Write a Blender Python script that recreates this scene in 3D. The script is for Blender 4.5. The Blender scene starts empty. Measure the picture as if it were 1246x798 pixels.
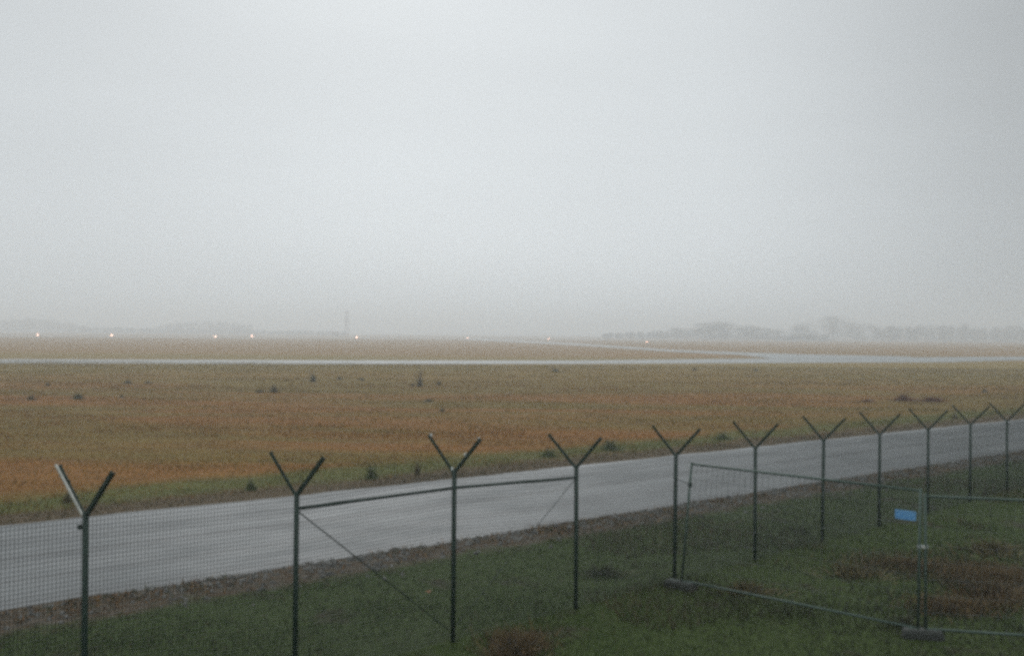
import bpy, math, random
import numpy as np
from mathutils import Vector, Matrix

# ---------------------------------------------------------------- camera, sky, sun, exposure
scene = bpy.context.scene
C = scene.collection
F, CX, CY, W, H = 1200.0, 623.0, 399.5, 1246.0, 798.0
EYE = Vector((0, 0, 4.3))
PITCH = math.atan((405.5 - CY) / F)
ROLL = math.radians(0.5)
cd = bpy.data.cameras.new('camera')
cam = bpy.data.objects.new('camera', cd); C.objects.link(cam)
cd.sensor_width = 36; cd.lens = 36 * F / W
cd.clip_start = 0.1; cd.clip_end = 12000
R3 = Matrix.Rotation(math.pi / 2 + PITCH, 3, 'X') @ Matrix.Rotation(ROLL, 3, 'Z')
cam.matrix_world = Matrix.Translation(EYE) @ R3.to_4x4()
scene.camera = cam

SUN_AZ, SUN_EL = math.radians(-8), math.radians(36)   # azimuth from the view direction (+Y), negative = left
world = bpy.data.worlds.new('World'); scene.world = world; world.use_nodes = True
nt = world.node_tree; N = nt.nodes; L = nt.links
N.clear()
out = N.new('ShaderNodeOutputWorld'); bg = N.new('ShaderNodeBackground'); bg.inputs['Strength'].default_value = 0.10
sky = N.new('ShaderNodeTexSky'); sky.sky_type = 'NISHITA'; sky.sun_disc = False
sky.sun_elevation = SUN_EL; sky.sun_rotation = SUN_AZ; sky.air_density = 1.0; sky.dust_density = 6.0
geo = N.new('ShaderNodeTexCoord'); sep = N.new('ShaderNodeSeparateXYZ')
L.new(geo.outputs['Generated'], sep.inputs[0])
ramp = N.new('ShaderNodeValToRGB')             # luminance of an overcast sky by height (sine of elevation)
e = ramp.color_ramp.elements
e[0].position = 0.0; e[0].color = (.455, .485, .50, 1)
e[1].position = 1.0; e[1].color = (.84, .90, .93, 1)
for p, v in ((0.10, .48), (0.2, .455), (0.33, .43), (0.5, .60), (0.8, .82)):
    k = e.new(p); k.color = (v * .94, v * 1.0, v * 1.035, 1)
L.new(sep.outputs['Z'], ramp.inputs[0])
mul = N.new('ShaderNodeVectorMath'); mul.operation = 'SCALE'; mul.inputs['Scale'].default_value = 16.8
L.new(ramp.outputs[0], mul.inputs[0])
mp = N.new('ShaderNodeMapping'); mp.inputs['Scale'].default_value = (1.2, 1.2, 7.0)
cl = N.new('ShaderNodeTexNoise'); cl.inputs['Scale'].default_value = 1.3; cl.inputs['Detail'].default_value = 4
L.new(geo.outputs['Generated'], mp.inputs[0]); L.new(mp.outputs[0], cl.inputs['Vector'])
cm = N.new('ShaderNodeMapRange'); cm.inputs['To Min'].default_value = .90; cm.inputs['To Max'].default_value = 1.08
L.new(cl.outputs[0], cm.inputs['Value'])
mul2 = N.new('ShaderNodeVectorMath'); mul2.operation = 'SCALE'
# lens falloff put into the sky colour: dimmer to the sides, most at right
bx_ = N.new('ShaderNodeMath'); bx_.operation = 'MULTIPLY_ADD'; bx_.inputs[1].default_value = .5; bx_.inputs[2].default_value = .5
L.new(sep.outputs['X'], bx_.inputs[0])
side_falloff = N.new('ShaderNodeValToRGB'); be = side_falloff.color_ramp.elements; side_falloff.color_ramp.interpolation = 'EASE'
be[0].position, be[0].color = 0.0, (.72, .72, .72, 1); be[1].position, be[1].color = 1.0, (.42, .42, .42, 1)
for p, v in ((.28, .88), (.46, 1.0), (.58, .97), (.78, .55)): k = be.new(p); k.color = (v, v, v, 1)
L.new(bx_.outputs[0], side_falloff.inputs[0])
bm_ = N.new('ShaderNodeMath'); bm_.operation = 'MULTIPLY'
L.new(cm.outputs[0], bm_.inputs[0]); L.new(side_falloff.outputs[0], bm_.inputs[1])
L.new(mul.outputs[0], mul2.inputs[0]); L.new(bm_.outputs[0], mul2.inputs['Scale'])
hs = N.new('ShaderNodeHueSaturation'); hs.inputs['Saturation'].default_value = .25
L.new(sky.outputs[0], hs.inputs['Color'])
mx = N.new('ShaderNodeMix'); mx.data_type = 'RGBA'; mx.inputs['Factor'].default_value = .96
L.new(hs.outputs[0], mx.inputs['A']); L.new(mul2.outputs[0], mx.inputs['B'])
L.new(mx.outputs['Result'], bg.inputs['Color']); L.new(bg.outputs[0], out.inputs['Surface'])

sd = bpy.data.lights.new('sun', 'SUN'); sd.energy = 0.6; sd.angle = math.radians(25); sd.color = (1, .99, .975)
sun = bpy.data.objects.new('sun', sd); C.objects.link(sun)
sdir = Vector((math.sin(SUN_AZ) * math.cos(SUN_EL), math.cos(SUN_AZ) * math.cos(SUN_EL), math.sin(SUN_EL)))
sun.rotation_euler = sdir.to_track_quat('Z', 'Y').to_euler(); sun.location = (-20, 30, 40)

vs = scene.view_settings
vs.view_transform = 'Standard'; vs.look = 'None'; vs.gamma = 1; vs.use_curve_mapping = False
vs.exposure = -0.07
scene.render.engine = 'CYCLES'
cy = scene.cycles
cy.volume_bounces = 3; cy.max_bounces = 6; cy.diffuse_bounces = 2; cy.transparent_max_bounces = 8
cy.use_denoising = False; cy.use_adaptive_sampling = False
cy.filter_width = 3.3
cy.sample_clamp_indirect = 4

# ---------------------------------------------------------------- helpers
rnd = random.Random(7)
rng = np.random.default_rng(11)

def ground(px, py, z=0.0):
    """point of the plane at height z seen at photo pixel (px, py)"""
    d = R3 @ Vector(((px - CX) / F, -(py - CY) / F, -1))
    return EYE + d * ((z - EYE.z) / d.z)

def at(px, py, Y):
    d = R3 @ Vector(((px - CX) / F, -(py - CY) / F, -1))
    return EYE + d * (Y / d.y)

def link(o, parent=None):
    C.objects.link(o)
    if parent: o.parent = parent
    return o

def tag(o, label=None, cat=None, group=None, kind=None):
    if label: o['label'] = label
    if cat: o['category'] = cat
    if group: o['group'] = group
    if kind: o['kind'] = kind
    return o

def empty(name, loc, rz=0):
    o = bpy.data.objects.new(name, None); o.location = loc; o.rotation_euler = (0, 0, rz)
    o.empty_display_size = .2
    return link(o)

class MB:
    """collects boxes, bars and tubes; build() links them as one mesh object"""
    def __init__(s): s.v = []; s.f = []; s.m = []; s.col = []
    def add(s, vs_, fs, mi=0):
        b = len(s.v); s.v += [tuple(p) for p in vs_]
        s.f += [tuple(b + i for i in f) for f in fs]; s.m += [mi] * len(fs)
    def box(s, c, size, rz=0, mi=0):
        cx, cy_, cz = c; sx, sy, sz = (q / 2 for q in size); ca, sa = math.cos(rz), math.sin(rz)
        vs_ = []
        for z in (-sz, sz):
            for x, y in ((-sx, -sy), (sx, -sy), (sx, sy), (-sx, sy)):
                vs_.append((cx + x * ca - y * sa, cy_ + x * sa + y * ca, cz + z))
        s.add(vs_, [(0, 3, 2, 1), (4, 5, 6, 7), (0, 1, 5, 4), (1, 2, 6, 5), (2, 3, 7, 6), (3, 0, 4, 7)], mi)
    def prof(s, a, b, pts, up=(0, 0, 1), mi=0, taper=1.0):
        """sweep a 2D profile from a to b"""
        a = Vector(a); b = Vector(b); d = (b - a).normalized(); up = Vector(up)
        if abs(d.dot(up)) > .98: up = Vector((1, 0, 0))
        u = d.cross(up).normalized(); w = u.cross(d).normalized(); n = len(pts)
        vs_ = [a + u * x + w * y for x, y in pts] + [b + (u * x + w * y) * taper for x, y in pts]
        fs = [(i, (i + 1) % n, n + (i + 1) % n, n + i) for i in range(n)]
        fs += [tuple(range(n - 1, -1, -1)), tuple(range(n, 2 * n))]
        s.add(vs_, fs, mi)
    def tube(s, a, b, r, n=10, mi=0, taper=1.0):
        s.prof(a, b, [(r * math.cos(2 * math.pi * i / n), r * math.sin(2 * math.pi * i / n)) for i in range(n)], mi=mi, taper=taper)
    def mesh(s, name, mats, smooth=False):
        me = bpy.data.meshes.new(name); me.from_pydata(s.v, [], s.f)
        for m in (mats if isinstance(mats, (list, tuple)) else [mats]): me.materials.append(m)
        me.polygons.foreach_set('material_index', s.m)
        if smooth: me.polygons.foreach_set('use_smooth', [True] * len(me.polygons))
        me.update(); return me
    def build(s, name, mats, parent=None, smooth=False):
        return link(bpy.data.objects.new(name, s.mesh(name, mats, smooth)), parent)

def tri_mesh(name, V, mats, col=None, mi=None, corners=3):
    """V: (n, corners, 3) loose faces; col: (n, 3) per-face colour of the leaf or blade itself"""
    n = len(V); me = bpy.data.meshes.new(name)
    me.vertices.add(n * corners); me.vertices.foreach_set('co', V.reshape(-1).astype(np.float32))
    me.loops.add(n * corners); me.loops.foreach_set('vertex_index', np.arange(n * corners, dtype=np.int32))
    me.polygons.add(n)
    me.polygons.foreach_set('loop_start', np.arange(0, n * corners, corners, dtype=np.int32))
    me.polygons.foreach_set('loop_total', np.full(n, corners, dtype=np.int32))
    for m in (mats if isinstance(mats, (list, tuple)) else [mats]): me.materials.append(m)
    if mi is not None: me.polygons.foreach_set('material_index', mi.astype(np.int32))
    me.update(calc_edges=True)
    if col is not None:
        a = me.color_attributes.new('tint', 'FLOAT_COLOR', 'POINT')
        c4 = np.ones((n, corners, 4), np.float32); c4[:, :, :3] = col[:, None, :]
        a.data.foreach_set('color', c4.reshape(-1))
    return me

# ---------------------------------------------------------------- materials
def mat(name, col=(.5, .5, .5), rough=.6, metal=0, spec=.5):
    m = bpy.data.materials.new(name); m.use_nodes = True
    b = m.node_tree.nodes['Principled BSDF']
    b.inputs['Base Color'].default_value = (*col, 1); b.inputs['Roughness'].default_value = rough
    b.inputs['Metallic'].default_value = metal; b.inputs['Specular IOR Level'].default_value = spec
    return m, m.node_tree, b

def coords(t, scale=(1, 1, 1), which='Object'):
    tc = t.nodes.new('ShaderNodeTexCoord'); mp_ = t.nodes.new('ShaderNodeMapping')
    mp_.inputs['Scale'].default_value = scale
    t.links.new(tc.outputs[which], mp_.inputs[0]); return mp_.outputs[0]

def noise(t, vec, scale, detail=5, rough=.55, dist=0):
    n = t.nodes.new('ShaderNodeTexNoise'); n.inputs['Scale'].default_value = scale
    n.inputs['Detail'].default_value = detail; n.inputs['Roughness'].default_value = rough
    n.inputs['Distortion'].default_value = dist
    t.links.new(vec, n.inputs['Vector']); return n.outputs['Fac']

def cramp(t, fac, stops):
    r = t.nodes.new('ShaderNodeValToRGB'); el = r.color_ramp.elements
    el[0].position, el[0].color = stops[0][0], (*stops[0][1], 1)
    el[1].position, el[1].color = stops[-1][0], (*stops[-1][1], 1)
    for p, c in stops[1:-1]: k_ = el.new(p); k_.color = (*c, 1)
    t.links.new(fac, r.inputs[0]); return r.outputs[0]

def maprange(t, val, a, b, c=0, d=1, smooth=True):
    m = t.nodes.new('ShaderNodeMapRange'); m.interpolation_type = 'SMOOTHSTEP' if smooth else 'LINEAR'
    for k_, v in zip(('From Min', 'From Max', 'To Min', 'To Max'), (a, b, c, d)): m.inputs[k_].default_value = v
    t.links.new(val, m.inputs['Value']); return m.outputs[0]

def mixc(t, fac, a, b, mode='MIX'):
    m = t.nodes.new('ShaderNodeMix'); m.data_type = 'RGBA'; m.blend_type = mode
    for s_, v in (('Factor', fac), ('A', a), ('B', b)):
        if isinstance(v, bpy.types.NodeSocket): t.links.new(v, m.inputs[s_])
        elif s_ == 'Factor': m.inputs[s_].default_value = v
        else: m.inputs[s_].default_value = (*v, 1)
    return m.outputs['Result']

def math_(t, op, a, b=0.0):
    m = t.nodes.new('ShaderNodeMath'); m.operation = op
    for i, v in enumerate((a, b)):
        if isinstance(v, bpy.types.NodeSocket): t.links.new(v, m.inputs[i])
        else: m.inputs[i].default_value = v
    return m.outputs[0]

def bump(t, b, h, strength=.3, dist=.02):
    n = t.nodes.new('ShaderNodeBump'); n.inputs['Strength'].default_value = strength; n.inputs['Distance'].default_value = dist
    t.links.new(h, n.inputs['Height']); t.links.new(n.outputs[0], b.inputs['Normal'])

def speckled(name, c1, c2, scale, rough=.6, metal=0, spec=.5, bmp=0.0, detail=6):
    m, t, b = mat(name, c1, rough, metal, spec)
    f = noise(t, coords(t), scale, detail)
    t.links.new(cramp(t, f, [(.3, c1), (.7, c2)]), b.inputs['Base Color'])
    if bmp: bump(t, b, f, bmp)
    return m

# road geometry in plan: lines measured from the photograph
far_a, far_b = ground(0, 640), ground(1246, 510)
near_a, near_b = ground(0, 745), ground(1246, 548.5)
rdir = ((far_b - far_a).normalized() + (near_b - near_a).normalized()).normalized()
rn = Vector((-rdir.y, rdir.x, 0))                  # points away from the camera, to the field
D_FAR = (far_a.dot(rn) + far_b.dot(rn)) / 2
D_NEAR = (near_a.dot(rn) + near_b.dot(rn)) / 2

nd_ = (near_b - near_a).normalized(); NN = Vector((-nd_.y, nd_.x, 0)); D_N0 = near_a.dot(NN)
# field
def field_mat():
    m, t, b = mat('field_grass', (.1, .1, .05), .9, 0, .2)
    co = coords(t)
    dot = t.nodes.new('ShaderNodeVectorMath'); dot.operation = 'DOT_PRODUCT'
    t.links.new(co, dot.inputs[0]); dot.inputs[1].default_value = rn
    wob = noise(t, co, .35, 6)
    d = math_(t, 'ADD', dot.outputs['Value'], math_(t, 'MULTIPLY', math_(t, 'SUBTRACT', wob, .5), 3.0))
    co_s = coords(t, (.018, .07, 1))               # mown swathes lie across the view
    big = noise(t, co_s, 1.0, 6, .62, .6)
    med = noise(t, coords(t, (.25, .9, 1)), 1.0, 8, .7)
    fin = noise(t, co, 6.0, 8, .7)
    rust = cramp(t, med, [(.25, (.1215, .0525, .0044)), (.5, (.1823, .0732, .0061)), (.75, (.2319, .1032, .0102))])
    olive = cramp(t, med, [(.3, (.0896, .0640, .0064)), (.6, (.1408, .0900, .0096)), (.8, (.1920, .1100, .0120))])
    field = mixc(t, maprange(t, big, .44, .58), olive, rust)
    # paler, tan-olive growth towards the taxiway
    sp = t.nodes.new('ShaderNodeSeparateXYZ'); t.links.new(co, sp.inputs[0])
    fary = maprange(t, math_(t, 'ADD', sp.outputs['Y'], math_(t, 'MULTIPLY', wob, 30)), 75, 120)
    tan = cramp(t, med, [(.3, (.1366, .0945, .0109)), (.7, (.2111, .1418, .0176))])
    field = mixc(t, math_(t, 'MULTIPLY', fary, .75), field, tan)
    beyond = cramp(t, big, [(.3, (.1530, .0921, .0180)), (.7, (.2294, .1151, .0240))])
    field = mixc(t, maprange(t, sp.outputs['Y'], 160, 200), field, beyond)
    # bright green growth along the far side of the road
    gs = math_(t, 'MULTIPLY', maprange(t, d, D_FAR + 1.2, D_FAR + 2.0), maprange(t, d, D_FAR + 5.2, D_FAR + 3.2))
    green = cramp(t, med, [(.3, (.0495, .0575, .0077)), (.7, (.0880, .0888, .0120))])
    field = mixc(t, math_(t, 'MULTIPLY', gs, maprange(t, big, .3, .5, .45, 1)), field, green)
    edge = cramp(t, fin, [(.35, (.045, .032, .013)), (.65, (.095, .062, .028))])
    field = mixc(t, maprange(t, d, D_FAR + 2.6, D_FAR + 1.2), field, edge)
    # near side: short damp green grass, with earthy patches
    ng = cramp(t, fin, [(.3, (.0220, .0360, .0050)), (.7, (.0450, .0696, .0100))])
    dirt = cramp(t, fin, [(.3, (.022, .020, .012)), (.7, (.055, .042, .024))])
    ng = mixc(t, maprange(t, noise(t, co, .55, 5, .6), .56, .70), ng, dirt)
    dn_ = t.nodes.new('ShaderNodeVectorMath'); dn_.operation = 'DOT_PRODUCT'
    t.links.new(co, dn_.inputs[0]); dn_.inputs[1].default_value = NN
    ragged = math_(t, 'ADD', dn_.outputs['Value'], math_(t, 'MULTIPLY', math_(t, 'SUBTRACT', noise(t, co, .9, 6, .65), .5), 1.6))
    rubble = cramp(t, noise(t, co, 3.2, 8, .75), [(.32, (.0243, .0175, .0088)), (.45, (.0675, .0400, .0176)), (.55, (.0878, .0750, .0572)), (.7, (.0810, .0438, .0165))])
    ng = mixc(t, maprange(t, ragged, D_N0 - 1.45, D_N0 - .95), ng, rubble)
    t.links.new(mixc(t, maprange(t, d, D_NEAR + 1, D_NEAR + 2), ng, field), b.inputs['Base Color'])
    bump(t, b, fin, .8, .06)
    return m

M = {}
M['field'] = field_mat()

def asphalt(name, c1, c2, c3, rough, stripes=True):
    m, t, b = mat(name, c1, rough, 0, .5)
    lon = coords(t, (.06, 1.1, 1))                 # object x runs along the pavement
    st = noise(t, lon, 1.0, 6, .6)
    agg = noise(t, coords(t), 45, 3, .6)
    blot = noise(t, coords(t, (.3, .6, 1)), .8, 5, .6)
    c = cramp(t, st, [(.3, c1), (.5, c2), (.72, c3)])
    c = mixc(t, .35, c, cramp(t, agg, [(.3, (.35, .35, .35)), (.7, (.9, .9, .9))]), 'MULTIPLY')
    if stripes:
        sp = t.nodes.new('ShaderNodeSeparateXYZ'); t.links.new(coords(t), sp.inputs[0])
        y = math_(t, 'ADD', sp.outputs['Y'], math_(t, 'MULTIPLY', math_(t, 'SUBTRACT', blot, .5), .35))
        for y0, w, s_ in ((.1, .38, .8), (1.9, .35, .45), (-1.7, .4, .5), (-3.3, .7, .6)):   # worn tracks and the paver's seam
            k_ = maprange(t, math_(t, 'ABSOLUTE', math_(t, 'SUBTRACT', y, y0)), w, 0)
            c = mixc(t, math_(t, 'MULTIPLY', k_, s_), c, tuple(v * .5 for v in c1))
    t.links.new(c, b.inputs['Base Color'])
    t.links.new(maprange(t, blot, .3, .7, rough - .12, rough + .12), b.inputs['Roughness'])
    bump(t, b, agg, .35, .01)
    return m
M['road'] = asphalt('damp_asphalt', (.0496, .0556, .0576), (.0824, .0910, .0926), (.1171, .1263, .1286), .46)
M['runway'] = asphalt('wet_concrete', (.1748, .1840, .1762), (.2162, .2254, .2170), (.2576, .2668, .2576), .55, False)
M['green_steel'] = speckled('green_coated_steel', (.007, .019, .013), (.014, .035, .024), 9, .55, 0, .3)
M['wire'] = speckled('green_coated_wire', (.012, .022, .018), (.022, .034, .028), 20, .5)
M['galv'] = speckled('galvanised_steel', (.22, .25, .25), (.36, .39, .38), 14, .5, .55)
M['galv_dull'] = speckled('weathered_galvanised_steel', (.0360, .0632, .0484), (.0640, .0993, .0791), 8, .6, .2)
M['thin_wire'] = speckled('thin_galvanised_wire', (.06, .075, .07), (.11, .125, .12), 20, .6, .2)
M['pale'] = speckled('bare_bright_metal', (.42, .42, .37), (.62, .61, .56), 16, .5, .3)
M['porcelain'] = speckled('white_porcelain', (.55, .58, .56), (.75, .78, .76), 30, .35)
M['concrete'] = speckled('damp_concrete', (.02, .024, .02), (.045, .05, .042), 22, .85, 0, .5, .4)
M['bark'] = speckled('bark', (.05, .042, .035), (.09, .075, .06), 3, .9)
M['stone'] = speckled('verge_stone', (.04, .039, .036), (.20, .195, .18), 4, .75, 0, .5, .3)
M['mast_metal'] = speckled('mast_metal', (.16, .07, .055), (.24, .12, .10), 3, .6)
M['hut'] = speckled('hut_panel', (.16, .14, .13), (.22, .2, .19), 2, .8)
M['yellow'] = speckled('light_base_metal', (.25, .2, .06), (.34, .28, .1), 8, .6)

def tint_mat(name, rough=.75, trans=.0):
    m, t, b = mat(name, (.1, .1, .1), rough, 0, .25)
    a = t.nodes.new('ShaderNodeVertexColor'); a.layer_name = 'tint'
    t.links.new(a.outputs['Color'], b.inputs['Base Color'])
    return m
M['blade'] = tint_mat('grass_blade')
M['leaf'] = tint_mat('leaf')

# sign: blue plate with worn pale lettering too small to read
def sign_mat():
    m, t, b = mat('blue_sign_face', (.04, .18, .5), .4)
    f = noise(t, coords(t, (30, 30, 55)), 1.0, 3, .6)
    t.links.new(cramp(t, f, [(.45, (.07, .24, .52)), (.62, (.20, .42, .62))]), b.inputs['Base Color'])
    return m
M['sign'] = sign_mat()
m, t, b = mat('lamp_glow', (1, .8, .7), .4)
b.inputs['Emission Color'].default_value = (1, .55, .40, 1); b.inputs['Emission Strength'].default_value = 9
M['glow'] = m

# ---------------------------------------------------------------- the setting
mb = MB()
E = 4200
ys = [-60, 0, 30, 60, 120, 240, 600, 1500, E]; xs = [-E, -900, -200, -40, 0, 40, 200, 900, E]
for y in ys:
    for x in xs: mb.v.append((x, y, 0))
nx = len(xs)
for j in range(len(ys) - 1):
    for i in range(nx - 1):
        a = j * nx + i; mb.f.append((a, a + 1, a + nx + 1, a + nx)); mb.m.append(0)
g = mb.build('ground', M['field']); tag(g, kind='structure')

def strip(name, mid, dvec, length0, length1, edge_near, edge_far, m, z, step=.35, jit=.07, ear=0):
    """pavement built in its own frame: x along, y across"""
    rz = math.atan2(dvec.y, dvec.x)
    mbx = MB(); n = int((length1 - length0) / step); r = random.Random(3)
    j0 = j1 = 0
    for i in range(n + 1):
        x = length0 + i * step
        j0 = j0 * .8 + r.uniform(-jit, jit) * .6; j1 = j1 * .8 + r.uniform(-jit, jit) * .6
        mbx.v += [(x, edge_near(x) + j0, 0), (x, edge_far(x) + j1, 0)]
    for i in range(n): mbx.f.append((2 * i, 2 * i + 2, 2 * i + 3, 2 * i + 1)); mbx.m.append(0)
    o = mbx.build(name, m); o.location = (mid.x, mid.y, z); o.rotation_euler = (0, 0, rz)
    tag(o, kind='structure'); return o

mid = (far_a + far_b + near_a + near_b) / 4
M3 = Matrix.Rotation(-math.atan2(rdir.y, rdir.x), 3, 'Z')
def loc(p): return M3 @ (p - mid)
def line_fn(a, b):
    a, b = loc(a), loc(b); k_ = (b.y - a.y) / (b.x - a.x)
    return lambda x: a.y + k_ * (max(-60, min(60, x)) - a.x)
strip('perimeter_road', mid, rdir, -120, 160, line_fn(near_a, near_b), line_fn(far_a, far_b), M['road'], .006, jit=.09)

def poly(name, pts, m, z):
    """pavement with its outline given as ground points (near edge then far edge back)"""
    mbx = MB(); n = len(pts) // 2
    near, far = pts[:n], pts[n:][::-1]
    for a, b in zip(near, far): mbx.v += [(a.x, a.y, 0), (b.x, b.y, 0)]
    for i in range(n - 1): mbx.f.append((2 * i, 2 * i + 2, 2 * i + 3, 2 * i + 1)); mbx.m.append(0)
    o = mbx.build(name, m); o.location.z = z; tag(o, kind='structure'); return o

G = ground
def ext(a, b, d):  # extend line a->b past b by d metres
    return b + (b - a).normalized() * d
tn = [G(0, 442.3), G(400, 443.4), G(700, 443.2), G(1150, 441.2), G(1246, 438.6)]
tf = [G(0, 437.4), G(400, 438.9), G(700, 439.2), G(930, 436.6), G(1246, 434.2)]
tn = [ext(tn[1], tn[0], 160)] + tn + [ext(tn[-2], tn[-1], 200)]
tf = [ext(tf[1], tf[0], 160)] + tf + [ext(tf[-2], tf[-1], 200)]
poly('taxiway', tn + tf[::-1], M['runway'], .02)
en = [G(560, 413.4), G(640, 417.3), G(700, 420.6), G(820, 428.6), G(900, 432.4), G(950, 437.6), G(1100, 437.6)]
ef = [G(560, 412.3), G(640, 415.2), G(700, 418.2), G(820, 426.2), G(900, 429.2), G(970, 431.4), G(1110, 434.4)]
poly('exit_taxiway', en + ef[::-1], M['runway'], .035)
def rw(px, w):   # runway edges run away to the right
    kx = (px - CX) / F; Y = (648 + w) / (1 - .47 * kx); return Vector((kx * Y, Y, 0))
ra, rb = rw(0, 0), rw(1000, 0); rc, rd = rw(0, 62), rw(1000, 62)
poly('runway', [ext(rb, ra, 500), ra, rb, ext(ra, rb, 900), ext(rc, rd, 900), rd, rc, ext(rd, rc, 500)], M['runway'], .05)

# ---------------------------------------------------------------- vegetation
def pick(cols, n, jitter=.18):
    c = np.array(cols)[rng.integers(0, len(cols), n)]
    return np.clip(c * (1 + rng.normal(0, jitter, (n, 1))) * (1 + rng.normal(0, .05, (n, 3))), .004, .9)

def blades(px_, py_, h, w, lean, n_per=1):
    n = len(px_); a = rng.uniform(0, 2 * math.pi, n); b = rng.uniform(0, 2 * math.pi, n)
    V = np.zeros((n, 3, 3))
    V[:, 0, 0] = px_ - np.cos(a) * w / 2; V[:, 0, 1] = py_ - np.sin(a) * w / 2
    V[:, 1, 0] = px_ + np.cos(a) * w / 2; V[:, 1, 1] = py_ + np.sin(a) * w / 2
    V[:, 2, 0] = px_ + np.cos(b) * h * lean; V[:, 2, 1] = py_ + np.sin(b) * h * lean
    V[:, :2, 2] = -.01; V[:, 2, 2] = h
    return V

def smooth_noise(x, y, s, seed):
    """cheap value noise"""
    r = np.random.default_rng(seed); g_ = r.random((257, 257)); X, Y = x / s + 64, y / s + 64
    xi, yi = np.floor(X).astype(int), np.floor(Y).astype(int); fx, fy = X - xi, Y - yi
    fx = fx * fx * (3 - 2 * fx); fy = fy * fy * (3 - 2 * fy); xi %= 256; yi %= 256
    return (g_[xi, yi] * (1 - fx) * (1 - fy) + g_[xi + 1, yi] * fx * (1 - fy) + g_[xi, yi + 1] * (1 - fx) * fy + g_[xi + 1, yi + 1] * fx * fy)

def scatter(n, ymin, ymax, power=1.0, spread=.66):
    u = rng.random(n) ** power; Y = ymin + (ymax - ymin) * u
    X = (rng.random(n) * 2 - 1) * (Y * spread + 2)
    return X, Y

rnx, rny = rn.x, rn.y
def road_edges(X, Y):
    dx, dy = X - mid.x, Y - mid.y
    lx = rdir.x * dx + rdir.y * dy; ly = rn.x * dx + rn.y * dy
    lxc = np.clip(lx, -60, 60)
    fa, fb, na, nb = loc(far_a), loc(far_b), loc(near_a), loc(near_b)
    fy_ = fa.y + (fb.y - fa.y) / (fb.x - fa.x) * (lxc - fa.x); ny_ = na.y + (nb.y - na.y) / (nb.x - na.x) * (lxc - na.x)
    return ly - ny_, ly - fy_      # >0 beyond the near edge, >0 beyond the far edge

# near lawn between the camera and the road
X, Y = scatter(560000, 9, 62, 1.3)
dn, df = road_edges(X, Y)
nz = smooth_noise(X, Y, 1.7, 1) * .6 + smooth_noise(X, Y, .5, 2) * .4
keep = (dn < -.05 - .3 * nz) & (rng.random(len(X)) < np.where(dn > -1.3, .22, .55 + .45 * nz))
X, Y, nz, dn = X[keep], Y[keep], nz[keep], dn[keep]
n = len(X)
cg = pick([(.0260, .0519, .0078), (.0340, .0661, .0102), (.0500, .0755, .0120), (.0220, .0425, .0072)], n)
cb = pick([(.07, .052, .025), (.10, .07, .035), (.045, .04, .02)], n)
pb = .16 * np.clip((X - 3.0) / 2, 0, 1) * np.clip((21 - Y) / 4, 0, 1) + smooth_noise(X, Y, 2.6, 5) + .25 * (smooth_noise(X, Y, .7, 6) - .5)
pbr = np.where(dn > -1.2, .85, np.where(dn > -1.7, .4, np.where(pb > .66, .6, .08))); isb = rng.random(n) < pbr
cb = np.where((dn > -1.6)[:, None], cb * .8, cb)
col = np.where(isb[:, None], cb, cg)
dk = np.clip((X - 1.2 + 2.5 * (smooth_noise(X, Y, 1.4, 9) - .5)) / 3.5, 0, 1) * np.clip((24 - Y + 6 * (smooth_noise(X, Y, 2.2, 10) - .5)) / 6, 0, 1)  # lens falloff painted into the lawn: blades darken towards the lower right
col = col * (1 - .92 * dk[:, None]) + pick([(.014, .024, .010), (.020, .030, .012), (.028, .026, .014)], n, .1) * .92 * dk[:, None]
h = (.035 + .06 * nz ** 2 + .06 * (pb > .66)) * rng.uniform(.6, 1.4, n)
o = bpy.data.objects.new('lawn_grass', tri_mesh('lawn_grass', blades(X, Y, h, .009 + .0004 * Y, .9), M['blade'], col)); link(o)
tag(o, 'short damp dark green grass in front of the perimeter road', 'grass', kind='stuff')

# dead leaves and withered stems lying along the verge
n_ = 26000; s1 = rng.uniform(-30, 75, n_); of = -np.abs(rng.normal(.25, .5, n_))
wv = np.sin(s1 * 1.3 + 2) + np.sin(s1 * .51) + np.sin(s1 * 3.3); k1 = wv > rng.uniform(-2.0, 1.6, n_); s1, of = s1[k1], of[k1]; n_ = len(s1)
fa, fb = loc(near_a), loc(near_b); ny1 = fa.y + (fb.y - fa.y) / (fb.x - fa.x) * (np.clip(s1, -60, 60) - fa.x)
x_, y_ = mid.x + rdir.x * s1 + rn.x * (ny1 + of), mid.y + rdir.y * s1 + rn.y * (ny1 + of)
o = bpy.data.objects.new('verge_litter', tri_mesh('verge_litter', blades(x_, y_, rng.uniform(.02, .11, n_), .03, 1.5), M['blade'], pick([(.15, .075, .022), (.10, .055, .02), (.19, .10, .03), (.06, .045, .018), (.05, .055, .02)], n_))); link(o)
tag(o, 'withered orange brown leaves and stems strewn on the stony road verge', 'dead leaves', kind='stuff')

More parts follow.
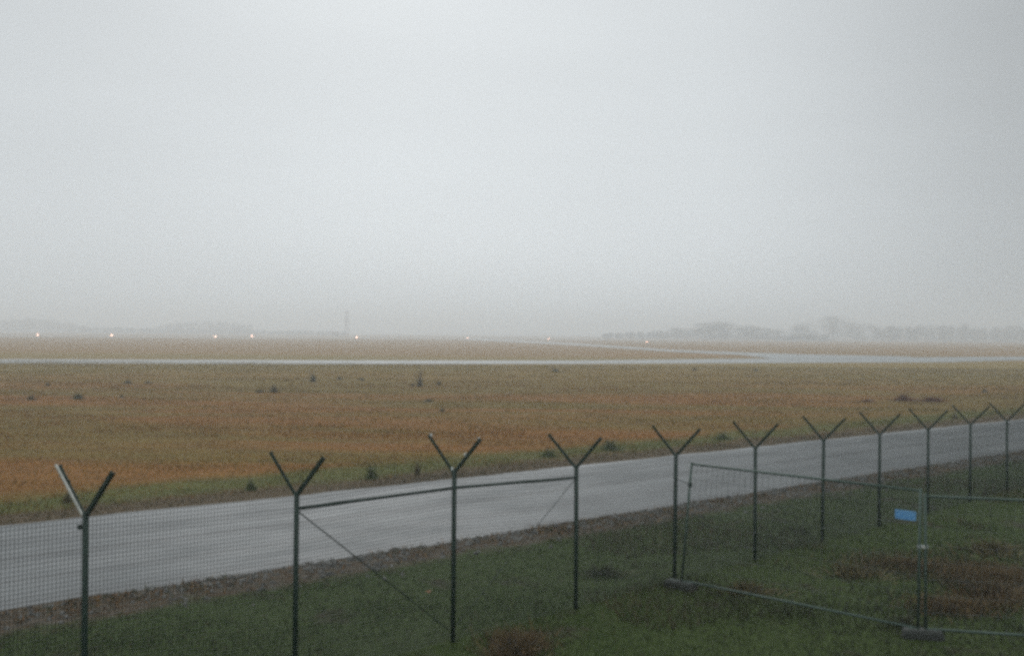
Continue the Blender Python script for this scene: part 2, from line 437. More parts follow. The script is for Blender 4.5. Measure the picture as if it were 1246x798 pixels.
# dead, rust-coloured grass patches within the lawn
Vs, Cs = [], []
for px, py, rx, ry, n_ in ((1218, 706, 1.15, 1.3, 12000), (1165, 740, .9, .6, 3000), (628, 785, .6, .7, 1800), (1100, 690, 1.6, .9, 2200)):
    q = ground(px, py); rr_ = np.abs(rng.normal(0, .5, n_)); aa = rng.random(n_) * 2 * math.pi
    x_, y_ = q.x + np.cos(aa) * rr_ * rx, q.y + np.sin(aa) * rr_ * ry
    Vs.append(blades(x_, y_, rng.uniform(.06, .17, n_), .018, 1.1)); Cs.append(pick([(.115, .074, .030), (.09, .062, .027), (.14, .09, .038), (.06, .05, .022)], n_))
o = bpy.data.objects.new('dead_grass', tri_mesh('dead_grass', np.concatenate(Vs), M['blade'], np.concatenate(Cs))); link(o)
tag(o, 'rusty dead grass in soft patches on the lawn, broadest at the lower right', 'grass', kind='stuff')

# rough autumn grass beyond the road
X, Y = scatter(520000, 18, 134, 1.2, .62)
dn, df = road_edges(X, Y)
nz = smooth_noise(X, Y * 2.2, 7, 21) * .5 + smooth_noise(X, Y, 1.6, 22) * .5
keep = (df > .03) & (rng.random(len(X)) < .4 + .6 * nz)
X, Y, nz, df = X[keep], Y[keep], nz[keep], df[keep]; n = len(X)
band = smooth_noise(X * .3, Y * 1.4, 7, 31) * .6 + smooth_noise(X * .4, Y, 2.2, 32) * .4
rust = pick([(.1823, .0713, .0061), (.2209, .0938, .0095), (.1601, .0657, .0058), (.1988, .0938, .0092)], n, .1)
oliv = pick([(.1152, .0780, .0058), (.1408, .0900, .0077), (.1664, .1000, .0086)], n, .1)
gren = pick([(.0550, .0648, .0086), (.0770, .0794, .0106), (.0990, .0920, .0125)], n)
tan = pick([(.1738, .1208, .0144), (.1987, .1365, .0160), (.1490, .1050, .0122)], n, .1)
is_r = rng.random(n) < np.clip((band - .36) * 4, .08, .92)
col = np.where(is_r[:, None], rust, oliv)
col = np.where((rng.random(n) < np.clip((Y - 78) / 45, 0, .8))[:, None], tan, col)
rt = np.clip((X / Y - .12) / .3, 0, 1)[:, None] * .5  # right-hand falloff painted into the field blades as a darker olive
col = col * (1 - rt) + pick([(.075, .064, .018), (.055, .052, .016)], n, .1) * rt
ingreen = (df > 1.0) & (df < 3.2 + 3 * (nz - .5))
col = np.where((ingreen & (rng.random(n) < .15 + .75 * smooth_noise(X, Y, 5, 41)))[:, None], gren, col)
col = np.where((df < 1.1)[:, None], pick([(.06, .045, .022), (.11, .08, .04), (.05, .055, .02)], n), col)
h = (.045 + .07 * nz ** 2) * rng.uniform(.6, 1.5, n) * np.where(df < 1.1, 1.2, 1) * np.where(ingreen, 1.25, 1)
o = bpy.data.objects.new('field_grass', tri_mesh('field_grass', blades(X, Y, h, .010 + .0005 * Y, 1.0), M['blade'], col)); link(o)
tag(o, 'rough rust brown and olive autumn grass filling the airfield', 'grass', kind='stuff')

# stony verge along the near road edge
mbx = MB(); r = random.Random(5)
for i in range(9000):
    s_ = r.uniform(-30, 75); off = -abs(r.gauss(0.1, .6))
    if math.sin(s_ * 1.9) + math.sin(s_ * .73 + 1) + math.sin(s_ * 4.1) < r.uniform(-2.2, 1.2): continue
    p = mid + rdir * s_
    fa = loc(near_a); fb = loc(near_b)
    ny_ = fa.y + (fb.y - fa.y) / (fb.x - fa.x) * (max(-60, min(60, s_)) - fa.x)
    p = p + rn * (ny_ + off)
    sz = r.uniform(.02, .06) * (1.5 if r.random() < .05 else 1); k_ = r.randint(5, 7); a0 = r.random() * 6
    ring = [(p.x + math.cos(a0 + 2 * math.pi * q / k_) * sz * r.uniform(.7, 1.2), p.y + math.sin(a0 + 2 * math.pi * q / k_) * sz * r.uniform(.6, 1.1)) for q in range(k_)]
    vs_ = [(x, y, .0) for x, y in ring] + [(p.x + (x - p.x) * .6, p.y + (y - p.y) * .6, sz * r.uniform(.5, .9)) for x, y in ring]
    mbx.add(vs_, [(q, (q + 1) % k_, k_ + (q + 1) % k_, k_ + q) for q in range(k_)] + [tuple(range(k_, 2 * k_))])
o = mbx.build('verge_gravel', M['stone']); tag(o, 'grey stones and rubble spilling along the near road edge', 'gravel', kind='stuff')

def leaf_cloud(center, radii, n, size, cols, seed=0, flat=.0):
    r = np.random.default_rng(seed)
    d = r.normal(size=(n, 3)); d /= np.linalg.norm(d, axis=1)[:, None]
    rad = r.random(n) ** .45
    P = np.array(center) + d * rad[:, None] * np.array(radii)
    u = r.normal(size=(n, 3)); u /= np.linalg.norm(u, axis=1)[:, None]
    w = r.normal(size=(n, 3)); w -= (w * u).sum(1)[:, None] * u; w /= np.linalg.norm(w, axis=1)[:, None]
    s_ = size * r.uniform(.5, 1.3, (n, 1))
    V = np.stack([P - u * s_ * .5, P + w * s_ * .32, P + u * s_ * .5, P - w * s_ * .32], 1)
    c = np.array(cols)[r.integers(0, len(cols), n)] * (1 + r.normal(0, .15, (n, 1)))
    return V, np.clip(c, .004, .9)

def weed(name, p, wid, hgt, cols, label, cat, group, seed, stems=True):
    """a low shrub or weed clump: lobes of leaf faces over stems, at real size"""
    o_ = empty(name, (p.x, p.y, 0)); r = random.Random(seed); Vs = []; Cs = []
    rw_ = np.random.default_rng(seed + 400); nb = 520
    rad = np.abs(rw_.normal(0, .26, nb)); an = rw_.random(nb) * 2 * math.pi
    lob = .55 + .45 * np.sin(an * 3 + seed) * np.cos(rad * 9 + seed * 2)
    bx_, by_ = np.cos(an) * rad * wid, np.sin(an) * rad * wid * .8
    hh = hgt * np.clip(1.05 - rad * 1.3, .25, 1) * lob * rw_.uniform(.6, 1.15, nb)
    V3 = blades(bx_, by_, hh, max(.012, wid * .03), .45); V3[:, 2, 0] += bx_ * .35
    Vq = np.concatenate([V3, V3[:, 2:3, :] * .999 + V3[:, 1:2, :] * .001], 1)
    cq = np.array(cols)[rw_.integers(0, len(cols), nb)] * (1 + rw_.normal(0, .12, (nb, 1)))
    V, c = leaf_cloud((0, 0, hgt * .42), (wid * .4, wid * .32, hgt * .42), 110, max(.03, min(wid, hgt) * .12), cols, seed * 10)
    V[:, :, 2] = np.maximum(V[:, :, 2], .0)
    link(bpy.data.objects.new('foliage', tri_mesh('foliage', np.concatenate([V, Vq]), M['leaf'], np.clip(np.concatenate([c, cq]), .004, .9), corners=4)), o_)
    s_ = MB()
    for i in range(9):
        a = r.uniform(0, 6.28); q = r.uniform(.1, .42) * wid
        s_.tube((r.uniform(-.05, .05) * wid, 0, -.01), (math.cos(a) * q, math.sin(a) * q * .7, hgt * r.uniform(.6, 1.12)), .006 + .008 * hgt, 5, taper=.4)
    s_.build('stem', M['bark'], o_)
    tag(o_, label, cat, group); return o_

DG = [(.0450, .0630, .0280), (.0675, .0840, .0350), (.0900, .0840, .0420)]
OB = [(.1125, .0938, .0418), (.0813, .0750, .0330), (.1500, .1187, .0495)]
RU = [(.1300, .0455, .0264), (.1820, .0715, .0360), (.1040, .0390, .0240)]
BR = [(.13, .085, .038), (.105, .072, .034), (.08, .062, .03)]
GG = [(.0690, .1155, .0400), (.0920, .1260, .0450), (.1035, .1050, .0450)]
FG = 'weed clumps dotted over the far side of the field'
FIELD = [  # px, base py, width px, height px, colours, label
    (38, 487, 11, 7, OB, 'dark scrubby weed clump leftmost in the field, before the pale grass'),
    (95, 486, 14, 9, DG, 'darkest low bush at left in the field, right of the leftmost clump'),
    (58, 470, 6, 5, OB, 'tiny weed tuft behind the two leftmost field clumps'),
    (155, 467, 11, 5, DG, 'flat dark weed clump, left one of a close pair near the taxiway'),
    (180, 467, 10, 4, OB, 'flat olive weed clump, right one of a close pair near the taxiway'),
    (148, 484, 5, 4, OB, 'small brown tuft in the field below the close pair'),
    (317, 478, 13, 5, OB, 'low wide weed clump just left of a taller ragged one, above the second post'),
    (333, 478, 10, 10, OB, 'ragged weed clump with upright stems above the second fence post'),
    (381, 465, 7, 11, DG, 'narrow upright dark weed standing alone short of the taxiway'),
    (413, 462, 7, 5, OB, 'small dark tuft right of the narrow upright weed'),
    (440, 463, 8, 4, OB, 'faint low tuft midway between the upright weed and the tall stalk'),
    (502, 470, 5, 4, OB, 'tiny tuft just left of the tall thin weed stalk'),
    (511, 471, 6, 18, OB, 'tall thin weed stalk standing in the middle of the field'),
    (534, 469, 6, 6, OB, 'small brown tuft right of the tall thin weed stalk'),
    (521, 489, 13, 4, DG, 'low greyish patch of weeds below the tall thin stalk'),
    (538, 501, 8, 5, OB, 'brown tuft in the reddish grass above the third fence post'),
    (676, 453, 9, 5, DG, 'low weed clump by the taxiway edge above the fourth fence post'),
    (845, 451, 6, 4, OB, 'tiny tuft by the taxiway edge above the fifth fence post'),
    (920, 452, 6, 4, OB, 'tiny tuft by the taxiway edge above the sixth fence post'),
    (1198, 478, 7, 5, OB, 'small dark tuft right of the russet heap in the field'),
]
for i, (px, py, w_, h_, cols, lab) in enumerate(FIELD):
    p = ground(px, py); s_ = F / p.y
    weed('weed_clump', p, w_ / s_ * 1.15, h_ / s_ * 1.1, cols, lab, 'weeds', FG, i + 1)
for i, (px, py, w_, h_, lab) in enumerate((
        (1100, 488, 26, 10, 'russet brush heap at the right of the field, tallest of three'),
        (1135, 489, 34, 8, 'long low russet brush heap right of the tallest heap'),
        (1055, 489, 20, 4, 'very low russet brush patch left of the tallest heap'))):
    p = ground(px, py); s_ = F / p.y
    weed('brush_heap', p, w_ / s_ * 1.1, h_ / s_ * 1.1, RU, lab, 'brush', 'russet brush heaps in the field', 50 + i)
for i, (px, py, w_, h_, cols, lab) in enumerate((
        (82, 612, 14, 20, OB, 'brown weed by the far road edge behind the leftmost fence post'),
        (305, 597, 16, 22, GG, 'green weed by the far road edge left of the second fence post'),
        (452, 583, 20, 26, GG, 'tall green weed by the far road edge between second and third post'),
        (508, 578, 5, 24, OB, 'thin brown stalk by the far road edge left of the third post'),
        (668, 556, 22, 16, GG, 'green weed by the far road edge left of the fourth post'),
        (742, 548, 30, 22, GG, 'broad green weed by the far road edge right of the fourth post'),
        (880, 535, 26, 14, GG, 'green weed by the far road edge left of the sixth post'),
        (1162, 510, 8, 12, OB, 'brown stalky weed by the far road edge right of the ninth post'))):
    p = ground(px, py); s_ = F / p.y
    weed('roadside_weed', p, w_ / s_ * .9, h_ / s_ * .75, cols, lab, 'weed', 'weeds along the far road edge', 70 + i)
for i, (px, py, w_, h_, cols, lab) in enumerate((
        (626, 800, 62, 46, BR, 'rusty dead weed clump at the bottom edge between the third and fourth fence posts'),
        (1206, 728, 100, 40, BR, 'broad rusty bracken patch behind the construction fence at right'),
        (1150, 745, 46, 20, BR, 'smaller brown weed patch left of the broad rusty bracken'),
        (1100, 762, 40, 24, DG, 'dark low bramble left of the middle construction fence upright'),
        (910, 720, 70, 22, OB, 'low brown green bramble behind the fence panel below the sixth post'),
        (735, 700, 60, 22, DG, 'dark green low bramble right of the fourth fence post foot'),
        (1040, 700, 80, 24, OB, 'brownish weed mound behind the fence panel left of the blue sign'),
        (1205, 672, 90, 26, OB, 'dark brownish bramble at the right edge beyond the bracken'))):
    p = ground(px, py); s_ = F / p.y
    weed('dead_weeds' if cols is BR else 'bramble', p, w_ / s_ * 1.25, h_ / s_ * .75, cols, lab, 'weeds', 'weed patches by the fences', 90 + i)

mbx = MB(); p = ground(522, 727)
mbx.add([(p.x - .05, p.y, .10), (p.x, p.y - .04, .085), (p.x + .05, p.y + .01, .115), (p.x + .01, p.y + .05, .10)], [(0, 1, 2, 3)])
mbx.add([(p.x - .05, p.y, .102), (p.x - .085, p.y - .005, .09), (p.x - .05, p.y + .006, .104)], [(0, 1, 2)])
o = mbx.build('fallen_leaf', speckled('dead_leaf', (.28, .10, .045), (.36, .15, .07), 40))
tag(o, 'single orange dead leaf on the grass left of the third fence post', 'leaf')

# trees and woods in the fog
TREEC = [(.05, .048, .03), (.065, .055, .034), (.04, .045, .027), (.075, .06, .04)]
def tree_geo(ht, wid, seed, nleaf=4200, ox=0, oy=0, lsz=.8):
    r = random.Random(seed); tr = MB(); Vs = []; Cs = []
    tr.tube((ox, oy, -.2), (ox + r.uniform(-.3, .3), oy, ht * .55), .028 * ht, 8, taper=.55)
    nl = r.randint(20, 24)
    for i in range(nl):
        a = r.uniform(0, 6.28); q = wid * .5 * r.uniform(.1, .8); z = ht * (.08 + .80 * (i + r.random()) / nl); q *= math.sqrt(max(.1, 1 - ((z / ht - .38) / .62) ** 2))
        c = (ox + math.cos(a) * q, oy + math.sin(a) * q, z)
        tr.tube((ox, oy, ht * r.uniform(.22, .45)), c, .009 * ht, 5, taper=.3)
        for _ in range(4):
            tr.tube(c, (c[0] + r.uniform(-1, 1) * wid * .2, c[1] + r.uniform(-1, 1) * wid * .2, c[2] + r.uniform(0, .14) * ht), .003 * ht, 4, taper=.3)
        rr = wid * r.uniform(.20, .31)
        V, cc = leaf_cloud(c, (rr, rr, rr * r.uniform(.6, .85) * ht / wid * .9), nleaf // nl, lsz, TREEC, seed * 31 + i)
        Vs.append(V); Cs.append(cc)
    return tr, np.concatenate(Vs), np.concatenate(Cs)

def tree(px, py_top, Y, wid_px, seed, label):
    kx = (px - CX) / F; base = Vector((kx * Y, Y, 0)); top = at(px, py_top, Y); s_ = F / Y
    o_ = empty('tree', base); tr, V, c = tree_geo(top.z, wid_px / s_, seed)
    tr.build('trunk', M['bark'], o_); link(bpy.data.objects.new('crown', tri_mesh('crown', V, M['leaf'], c, corners=4)), o_)
    tag(o_, label, 'tree', 'hazy trees at the right edge of the airfield')
for i, a in enumerate((
        (863, 394, 455, 34, 'round-topped hazy tree at the left end of the darkest far clump'),
        (884, 393, 462, 30, 'hazy tree second from the left in the darkest far clump'),
        (906, 398, 458, 32, 'lower hazy tree third from the left in the darkest far clump'),
        (931, 401, 470, 34, 'lowest hazy tree at the right end of the darkest far clump'),
        (976, 396, 500, 34, 'hazy tree just left of the tallest far tree'),
        (1014, 385, 495, 44, 'tallest hazy far tree, right of the gap in the tree line'),
        (1042, 394, 500, 34, 'hazy tree just right of the tallest far tree'),
        (1086, 399, 540, 40, 'faint tree midway between the tallest far tree and the right edge'),
        (824, 401, 520, 26, 'small faint tree left of the darkest far clump'),
        (841, 402, 540, 26, 'small faint tree touching the left side of the darkest far clump'))):
    px, py_top, Y, w_, lab = a; Y *= 1.85; w_ *= 1.4; py_top -= 2
    tree(px, py_top, Y, w_, 200 + i * 3, lab)

def wood(name, px0, px1, tops, Y, n, label, seed):
    r = random.Random(seed); trunks = MB(); Vs = []; Cs = []
    c0 = Vector(((px0 + px1) / 2 / F * Y - CX / F * Y, Y, 0))
    for i in range(n):
        t_ = (i + .5) / n + r.uniform(-.3, .3) / n; px = px0 + (px1 - px0) * t_; YY = Y + r.uniform(0, 45)
        k_ = t_ * (len(tops) - 1); j = min(int(max(k_, 0)), len(tops) - 2); top = tops[j] + (tops[j + 1] - tops[j]) * (k_ - j)
        ht = max(2.5, at(px, top, YY).z * r.uniform(.8, 1.05)); wid = max(ht * r.uniform(.7, 1.0), 1.5 * (px1 - px0) / n * YY / F)
        tr, V, c = tree_geo(ht, wid, seed * 50 + i, 1500, (px - CX) / F * YY - c0.x, YY - c0.y, .8)
        b_ = len(trunks.v); trunks.v += tr.v; trunks.f += [tuple(b_ + q for q in f) for f in tr.f]; trunks.m += tr.m
        Vs.append(V); Cs.append(c)
    V = np.concatenate(Vs); c = np.concatenate(Cs)
    # trunks as quads into the same object
    tm = trunks.mesh('t', M['bark']); lm = tri_mesh('l', V, M['leaf'], c, corners=4)
    import bmesh
    bm = bmesh.new(); bm.from_mesh(lm); nf = len(bm.faces); bm.from_mesh(tm); bm.faces.ensure_lookup_table()
    for f in bm.faces[nf:]: f.material_index = 1
    me = bpy.data.meshes.new(name); me.materials.append(M['leaf']); me.materials.append(M['bark']); bm.to_mesh(me); bm.free()
    o_ = link(bpy.data.objects.new(name, me)); o_.location = c0
    tag(o_, label, 'wood', kind='stuff')
wood('distant_wood', -60, 115, (392, 391, 388, 386, 387, 393, 399), 1180, 26, 'faint far wood at the far left beyond the runway', 1)
wood('distant_wood', 185, 305, (398, 391, 389, 390, 396), 1200, 18, 'faint far wood left of centre beyond the runway', 2)
wood('distant_hedge', 100, 420, (397.5, 399, 400.5, 402, 403.5), 1150, 44, 'long low hazy hedge beyond the runway lights', 3)
wood('distant_wood', 735, 835, (406, 404, 403, 402), 930, 16, 'faint low wood left of the hazy tree clump', 4)
wood('distant_wood', 1060, 1330, (396, 397, 393, 396, 394, 396, 398), 920, 34, 'pale wall of far trees running out to the right edge', 5)
wood('distant_hedge', 940, 1010, (409, 407, 408), 790, 10, 'low hazy hedge between the tree clump and the tallest tree', 6)

# radio mast and hut beyond the runway
Y = 960; bx = (422 - CX) / F * Y; hgt = at(422, 379, Y).z
o_ = empty('lattice_mast', (bx, Y, 0)); mbx = MB(); w0, w1 = 1.9, .9
def mc(i, z): w_ = w0 + (w1 - w0) * z / hgt; sx, sy = ((-1, -1), (1, -1), (1, 1), (-1, 1))[i]; return (sx * w_, sy * w_, z)
for i in range(4): mbx.tube(mc(i, 0), mc(i, hgt), .16, 6)
seg = 8
for k_ in range(seg):
    z0, z1 = hgt * k_ / seg, hgt * (k_ + 1) / seg
    for i in range(4):
        mbx.tube(mc(i, z0), mc((i + 1) % 4, z1), .09, 5); mbx.tube(mc((i + 1) % 4, z0), mc(i, z1), .09, 5); mbx.tube(mc(i, z1), mc((i + 1) % 4, z1), .09, 5)
mbx.build('lattice', M['mast_metal'], o_)
mbx = MB(); mbx.box((0, 0, hgt + .1), (2.6, 2.6, .2)); mbx.tube((0, 0, hgt + .2), (0, 0, hgt + 3), .12, 6, taper=.4); mbx.build('platform', M['mast_metal'], o_)
tag(o_, 'faint reddish lattice mast standing in fog beyond the runway', 'mast')
o_ = empty('equipment_hut', ((408 - CX) / F * Y, Y + 4, 0)); mbx = MB()
mbx.box((0, 0, 1.7), (6.5, 4, 3.4)); mbx.build('wall', M['hut'], o_)
mbx = MB(); mbx.prof((-3.6, 0, 3.41), (3.6, 0, 3.41), [(-2.3, 0), (2.3, 0), (0, 1.1)]); mbx.build('roof', M['mast_metal'], o_)
tag(o_, 'small hazy hut at the left foot of the lattice mast', 'hut')

# runway edge lights
ORD = ['leftmost', 'second', 'third', 'fourth', 'fifth', 'sixth', 'seventh', 'rightmost']
first = None
for i, (px, w_, far) in enumerate(((46, 0, 1), (136, 0, 1), (262, 0, 0), (307, 0, 1), (434, 0, 0), (569, 0, 1), (668, 0, 0), (787, 0, 0))):
    p = rw(px, 64 if far else -2)
    if i == 7: p = ground(787, 417.4)
    if first is None:
        o_ = first = empty('runway_light', p); mbx = MB(); mbx.tube((0, 0, 0), (0, 0, .06), .22, 14); mbx.tube((0, 0, .06), (0, 0, .5), .04, 8); mbx.build('stem', M['yellow'], o_)
        mbx = MB(); r0 = .42
        rings = [[(r0 * math.cos(math.pi * (k_ / 6 - .5)) * math.cos(q * math.pi / 6), r0 * math.cos(math.pi * (k_ / 6 - .5)) * math.sin(q * math.pi / 6), .8 + r0 * math.sin(math.pi * (k_ / 6 - .5))) for q in range(12)] for k_ in range(7)]
        mbx.add([v for ring in rings for v in ring], [(12 * k_ + q, 12 * k_ + (q + 1) % 12, 12 * k_ + 12 + (q + 1) % 12, 12 * k_ + 12 + q) for k_ in range(6) for q in range(12)])
        mbx.build('lamp', M['glow'], o_, True)
    else:
        o_ = first.copy(); link(o_); o_.location = p
        for ch in first.children: c_ = ch.copy(); link(c_, o_)
    if i >= 5: o_.scale = (.7, .7, .7) if i < 7 else (.5, .5, .5)
    tag(o_, (ORD[i] + ' glowing runway edge light on the foggy horizon') if i in (0, 7) else (ORD[i] + ' runway edge light from the left, glowing on the foggy horizon'), 'runway light', 'runway edge lights')

# ---------------------------------------------------------------- perimeter fence
P0 = Vector((-4.43, 10.31, 0)); FD = Vector((.729, .6845, 0)).normalized(); SP = 2.5
ZJ = [2.38, 2.33, 2.38, 2.23, 2.22, 2.16, 2.14, 2.10, 2.06, 2.04, 1.99]
HJ = 2.38
ARM = Vector((-.372, .2255, 0))
def fz(n):
    if n < 0: return 0.0
    if n > 10: return ZJ[10] - HJ - .0 * (n - 10)
    return ZJ[n] - HJ
def fp(n): p = P0 + FD * SP * n; return Vector((p.x, p.y, fz(n)))
fence = empty('perimeter_fence', P0)
tag(fence, 'dark green wire mesh perimeter fence on Y-topped steel posts beside the road', 'fence')
frz = math.atan2(FD.y, FD.x)
def post_mesh():
    b_ = MB(); pr = [(.033 * math.cos(a), .033 * math.sin(a)) for a in [math.pi / 8 * q for q in range(16)]]
    b_.prof((0, 0, -.35), (0, 0, HJ + .01), pr)
    me = b_.mesh('post', M['green_steel'], True); return me
def arm_mesh(sgn):
    b_ = MB(); s_ = .021
    L_ = [(-s_, -s_), (s_, -s_), (s_, -s_ + .012), (-s_ + .012, -s_ + .012), (-s_ + .012, s_), (-s_, s_)]
    if sgn < 0: L_ = [(-x, y) for x, y in L_][::-1]
    a = Vector((0, 0, HJ - .03)); e_ = ARM * sgn + Vector((0, 0, HJ + .465))
    b_.prof(a, e_, L_)
    for q in (.32, .64, .95): # wire clips on the upper side
        c_ = a.lerp(e_, q); b_.box((c_.x, c_.y, c_.z + .026), (.016, .016, .022))
    return b_.mesh('arm', M['green_steel'])
def clip_mesh():
    b_ = MB()
    for z in (.15, .6, 1.05, 1.5, 1.95, 2.25):
        b_.box((FD.x * .0, 0, z), (.076, .030, .018), frz)
    return b_.mesh('mesh_clip', M['wire'])
pm, am1, am2, cm_ = post_mesh(), arm_mesh(1), arm_mesh(-1), clip_mesh()
posts = []
for n in range(-2, 14):
    p = fp(n) - P0
    o_ = link(bpy.data.objects.new('post', pm), fence); o_.location = p; o_.rotation_euler = (rnd.uniform(-.006, .006), rnd.uniform(-.006, .006), 0)
    for a_ in (am1, am2):
        c_ = link(bpy.data.objects.new('arm', a_), o_)
        if n == 3 and a_ is am1: c_.scale = (1.12, 1.12, 1.0)
    posts.append((n, o_))
def P_(n): return [o for k_, o in posts if k_ == n][0]
# bare metal flange on the leftmost visible post's outer arm, latch box below it
b_ = MB(); off = FD * -.033
b_.prof(Vector((0, 0, HJ - .02)) + off, ARM + Vector((0, 0, HJ + .48)) + off * 1.5, [(-.010, -.010), (.010, -.010), (.010, .010), (-.010, .010)])
b_.build('bare_strip', M['pale'], P_(0))['label'] = 'pale bare metal strip along the outer arm'
b_ = MB(); b_.box((-.055, -.01, HJ - .14), (.035, .035, .05)); b_.build('clamp', M['green_steel'], P_(0))
b_ = MB(); a = Vector((0, 0, HJ)); r_ = -ARM + Vector((0, 0, .455))
for c_ in (a + r_ * .42, a + r_ * .93, a + (ARM + Vector((0, 0, .46))) * .93, Vector((-.03, 0, HJ - .02)), Vector((.03, 0, HJ - .02))):
    b_ = MB(); b_.tube(c_ + Vector((0, 0, .02)), c_ + Vector((0, 0, .06)), .015, 8); b_.build('insulator', M['porcelain'], P_(2))

def wire_bay(n):
    a, c = fp(n) - P0, fp(n + 1) - P0; b_ = MB(); dz = c.z - a.z
    nv, nh = 62, 50; th = .0021; top = HJ - .05; bot = .04
    sq = [(-th, -th), (th, -th), (th, th), (-th, th)]
    sid = Vector((-FD.y, FD.x, 0)) * .036 * 1     # mesh is tied to the field side of the posts
    for i in range(nv + 1):
        p = a.lerp(c, i / nv) + sid; j = rnd.uniform(-.002, .002)
        b_.prof((p.x + j, p.y, p.z + bot), (p.x, p.y, p.z + top), sq)
    for i in range(nh + 1):
        z = bot + (top - bot) * i / nh; sag = rnd.uniform(-.002, .002)
        pts = [a.lerp(c, q / 4) + sid + Vector((0, 0, z - sag * math.sin(math.pi * q / 4))) for q in range(5)]
        for q in range(4): b_.prof(pts[q], pts[q + 1], sq)
    b_.build('wire_mesh', M['wire'], fence)
for n in range(-2, 13): wire_bay(n)
for n in (1, 2):       # braced bays: horizontal rail below the top
    a, c = fp(n) - P0, fp(n + 1) - P0
    za, zc = {1: (-.19, -.24), 2: (-.24, -.18)}[n]
    b_ = MB(); b_.tube(a + FD * .034 + Vector((0, 0, HJ + za)), c - FD * .034 + Vector((0, 0, HJ + zc)), .021, 10); b_.build('top_rail', M['green_steel'], fence, True)
sd_ = Vector((-FD.y, FD.x, 0)) * .045
b_ = MB(); b_.tube(fp(1) - P0 + FD * .03 + sd_ + Vector((0, 0, HJ - .22)), fp(2) - P0 - FD * .03 + sd_ + Vector((0, 0, .16)), .008, 6); b_.build('brace_wire', M['green_steel'], fence)
b_ = MB(); b_.tube(fp(3) - P0 - FD * .03 + sd_ + Vector((0, 0, HJ - .24)), fp(2) - P0 + FD * .03 + sd_ + Vector((0, 0, .16)), .005, 6); b_.build('brace_wire', M['wire'], fence)

# ---------------------------------------------------------------- construction fence
A = ground(829, 716); B = ground(1117, 776); Cc = B + Vector((.969, -.2, 0)) * 3.45
Bn = B + Vector((.105, -.01, 0))
def panel(a, c, lean_a, lean_c, ht, label, spc=.105):
    o_ = empty('construction_fence_panel', a); d = (c - a); ln = d.length; d = d.normalized()
    at_, ct_ = lean_a + Vector((0, 0, ht)), (c - a) + lean_c + Vector((0, 0, ht)); a0 = Vector((0, 0, .03)); c0 = (c - a) + Vector((0, 0, .03))
    b_ = MB(); rr = .021
    b_.tube(a0, at_, rr, 10); b_.tube(c0, ct_, rr, 10)
    b_.tube(a0.lerp(at_, .985), c0.lerp(ct_, .985), rr * .9, 10); b_.tube(a0.lerp(at_, .05), c0.lerp(ct_, .05), rr * .9, 10)
    b_.build('frame', M['galv_dull'], o_, True)
    b_ = MB(); th = .0019; sq = [(-th, -th), (th, -th), (th, th), (-th, th)]; n = int(ln / spc)
    for i in range(1, n):
        u = i / n; lo = a0.lerp(c0, u); hi = at_.lerp(ct_, u); b_.prof(lo.lerp(hi, .05), lo.lerp(hi, .985), sq)
    for i in range(1, 8):
        u = .05 + .935 * i / 8; b_.prof(a0.lerp(at_, u), c0.lerp(ct_, u), sq)
    b_.build('wire_infill', M['thin_wire'], o_)
    tag(o_, label, 'fence panel', 'portable construction fence panels'); return o_
pa = panel(A, B, Vector((.17, .05, 0)), Vector((.02, 0, 0)), 2.13, 'portable fence panel carrying the blue sign, its left upright leaning by a green post')
panel(Bn, Cc, Vector((-.02, 0, 0)), Vector((0, 0, 0)), 2.05, 'portable wire fence panel at the right edge, in front of the bracken')
b_ = MB(); tp = .53; pt = Vector((.17, .05, 0)) * .85 + Vector((0, 0, 1.75)); f4 = fp(4) - A
b_.tube(pt, Vector((f4.x, f4.y, 1.80)), .007, 6); b_.box((pt.x, pt.y, pt.z), (.06, .06, .07)); b_.build('tie_wire', M['green_steel'], pa)
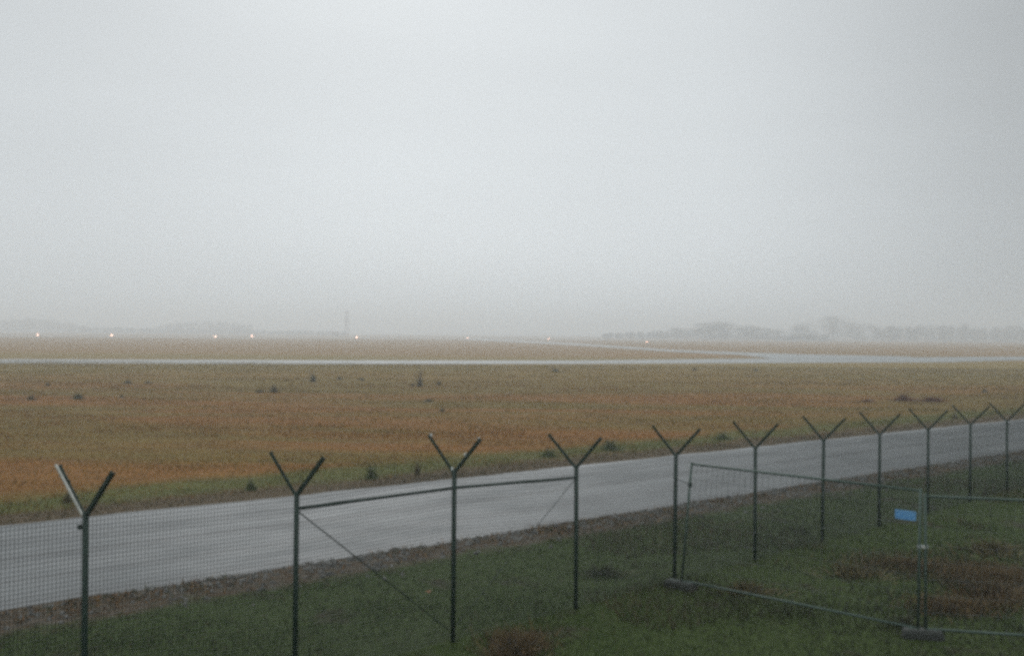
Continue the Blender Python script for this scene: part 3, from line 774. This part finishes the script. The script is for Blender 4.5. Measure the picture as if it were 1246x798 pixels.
for q, (p, rz_, lab) in enumerate(((A + Vector((-.02, -.02, 0)), -.7, 'concrete foot block under the leaning fence upright by the fifth green post'),
                    (B + Vector((.06, -.02, 0)), -.2, 'concrete foot block under the joined uprights below the blue sign'))):
    o_ = empty('concrete_foot', (p.x, p.y, 0), rz_); b_ = MB()
    lo = [(-.27, -.1), (.27, -.1), (.27, .1), (-.27, .1)]; vs_ = [(x, y, 0) for x, y in lo] + [(x * 1.0, y, .09) for x, y in lo] + [(x * .9, y * .8, .13) for x, y in lo]
    b_.add(vs_, [(0, 3, 2, 1)] + [(i, (i + 1) % 4, 4 + (i + 1) % 4, 4 + i) for i in range(4)] + [(4 + i, 4 + (i + 1) % 4, 8 + (i + 1) % 4, 8 + i) for i in range(4)] + [(8, 9, 10, 11)])
    b_.build('block', M['concrete'], o_)
    for x in (-.17, -.07, .07, .17): b_ = MB(); b_.tube((x, 0, .128), (x, 0, .136), .03, 10); b_.build('socket', M['galv_dull'], o_)
    tag(o_, lab, 'fence foot', 'concrete feet of the construction fence')
o_ = empty('fence_clamp', (B.x + .055, B.y - .005, 1.30)); b_ = MB()
b_.box((0, 0, 0), (.16, .035, .04)); b_.build('bracket', M['galv'], o_)
b_ = MB(); b_.tube((0, -.05, 0), (0, -.015, 0), .022, 6); b_.build('bolt', M['pale'], o_)
tag(o_, 'shiny metal clamp joining the two fence panels below the blue sign', 'clamp')
# blue sign
dAB = (B - A).normalized(); srz = math.atan2(dAB.y, dAB.x)
sp_ = B - dAB * .20; zc = 1.73
o_ = empty('blue_sign', (sp_.x + .0, sp_.y - .03, zc), srz)
b_ = MB(); b_.box((0, 0, 0), (.30, .006, .135)); b_.build('sign_plate', M['sign'], o_)
for x in (-.12, .12):
    for z in (-.05, .05): b_ = MB(); b_.tube((x, -.008, z), (x, .02, z), .006, 6); b_.build('cable_tie', M['thin_wire'], o_)
tag(o_, 'small blue plate hanging on the construction fence near its right upright', 'sign')

# ---------------------------------------------------------------- fog
hb = MB(); hb.box((0, 1950, 15.5), (8600, 4700, 33.0))
hm = bpy.data.materials.new('fog'); hm.use_nodes = True; ht_ = hm.node_tree; ht_.nodes.clear()
ho = ht_.nodes.new('ShaderNodeOutputMaterial'); pv = ht_.nodes.new('ShaderNodeVolumePrincipled')
pv.inputs['Color'].default_value = (.93, .97, 1.0, 1); pv.inputs['Density'].default_value = .00175; pv.inputs['Anisotropy'].default_value = .5
ht_.links.new(pv.outputs[0], ho.inputs['Volume'])
haze = hb.build('haze', hm); tag(haze, 'thin grey fog lying over the whole airfield', 'fog', kind='stuff')
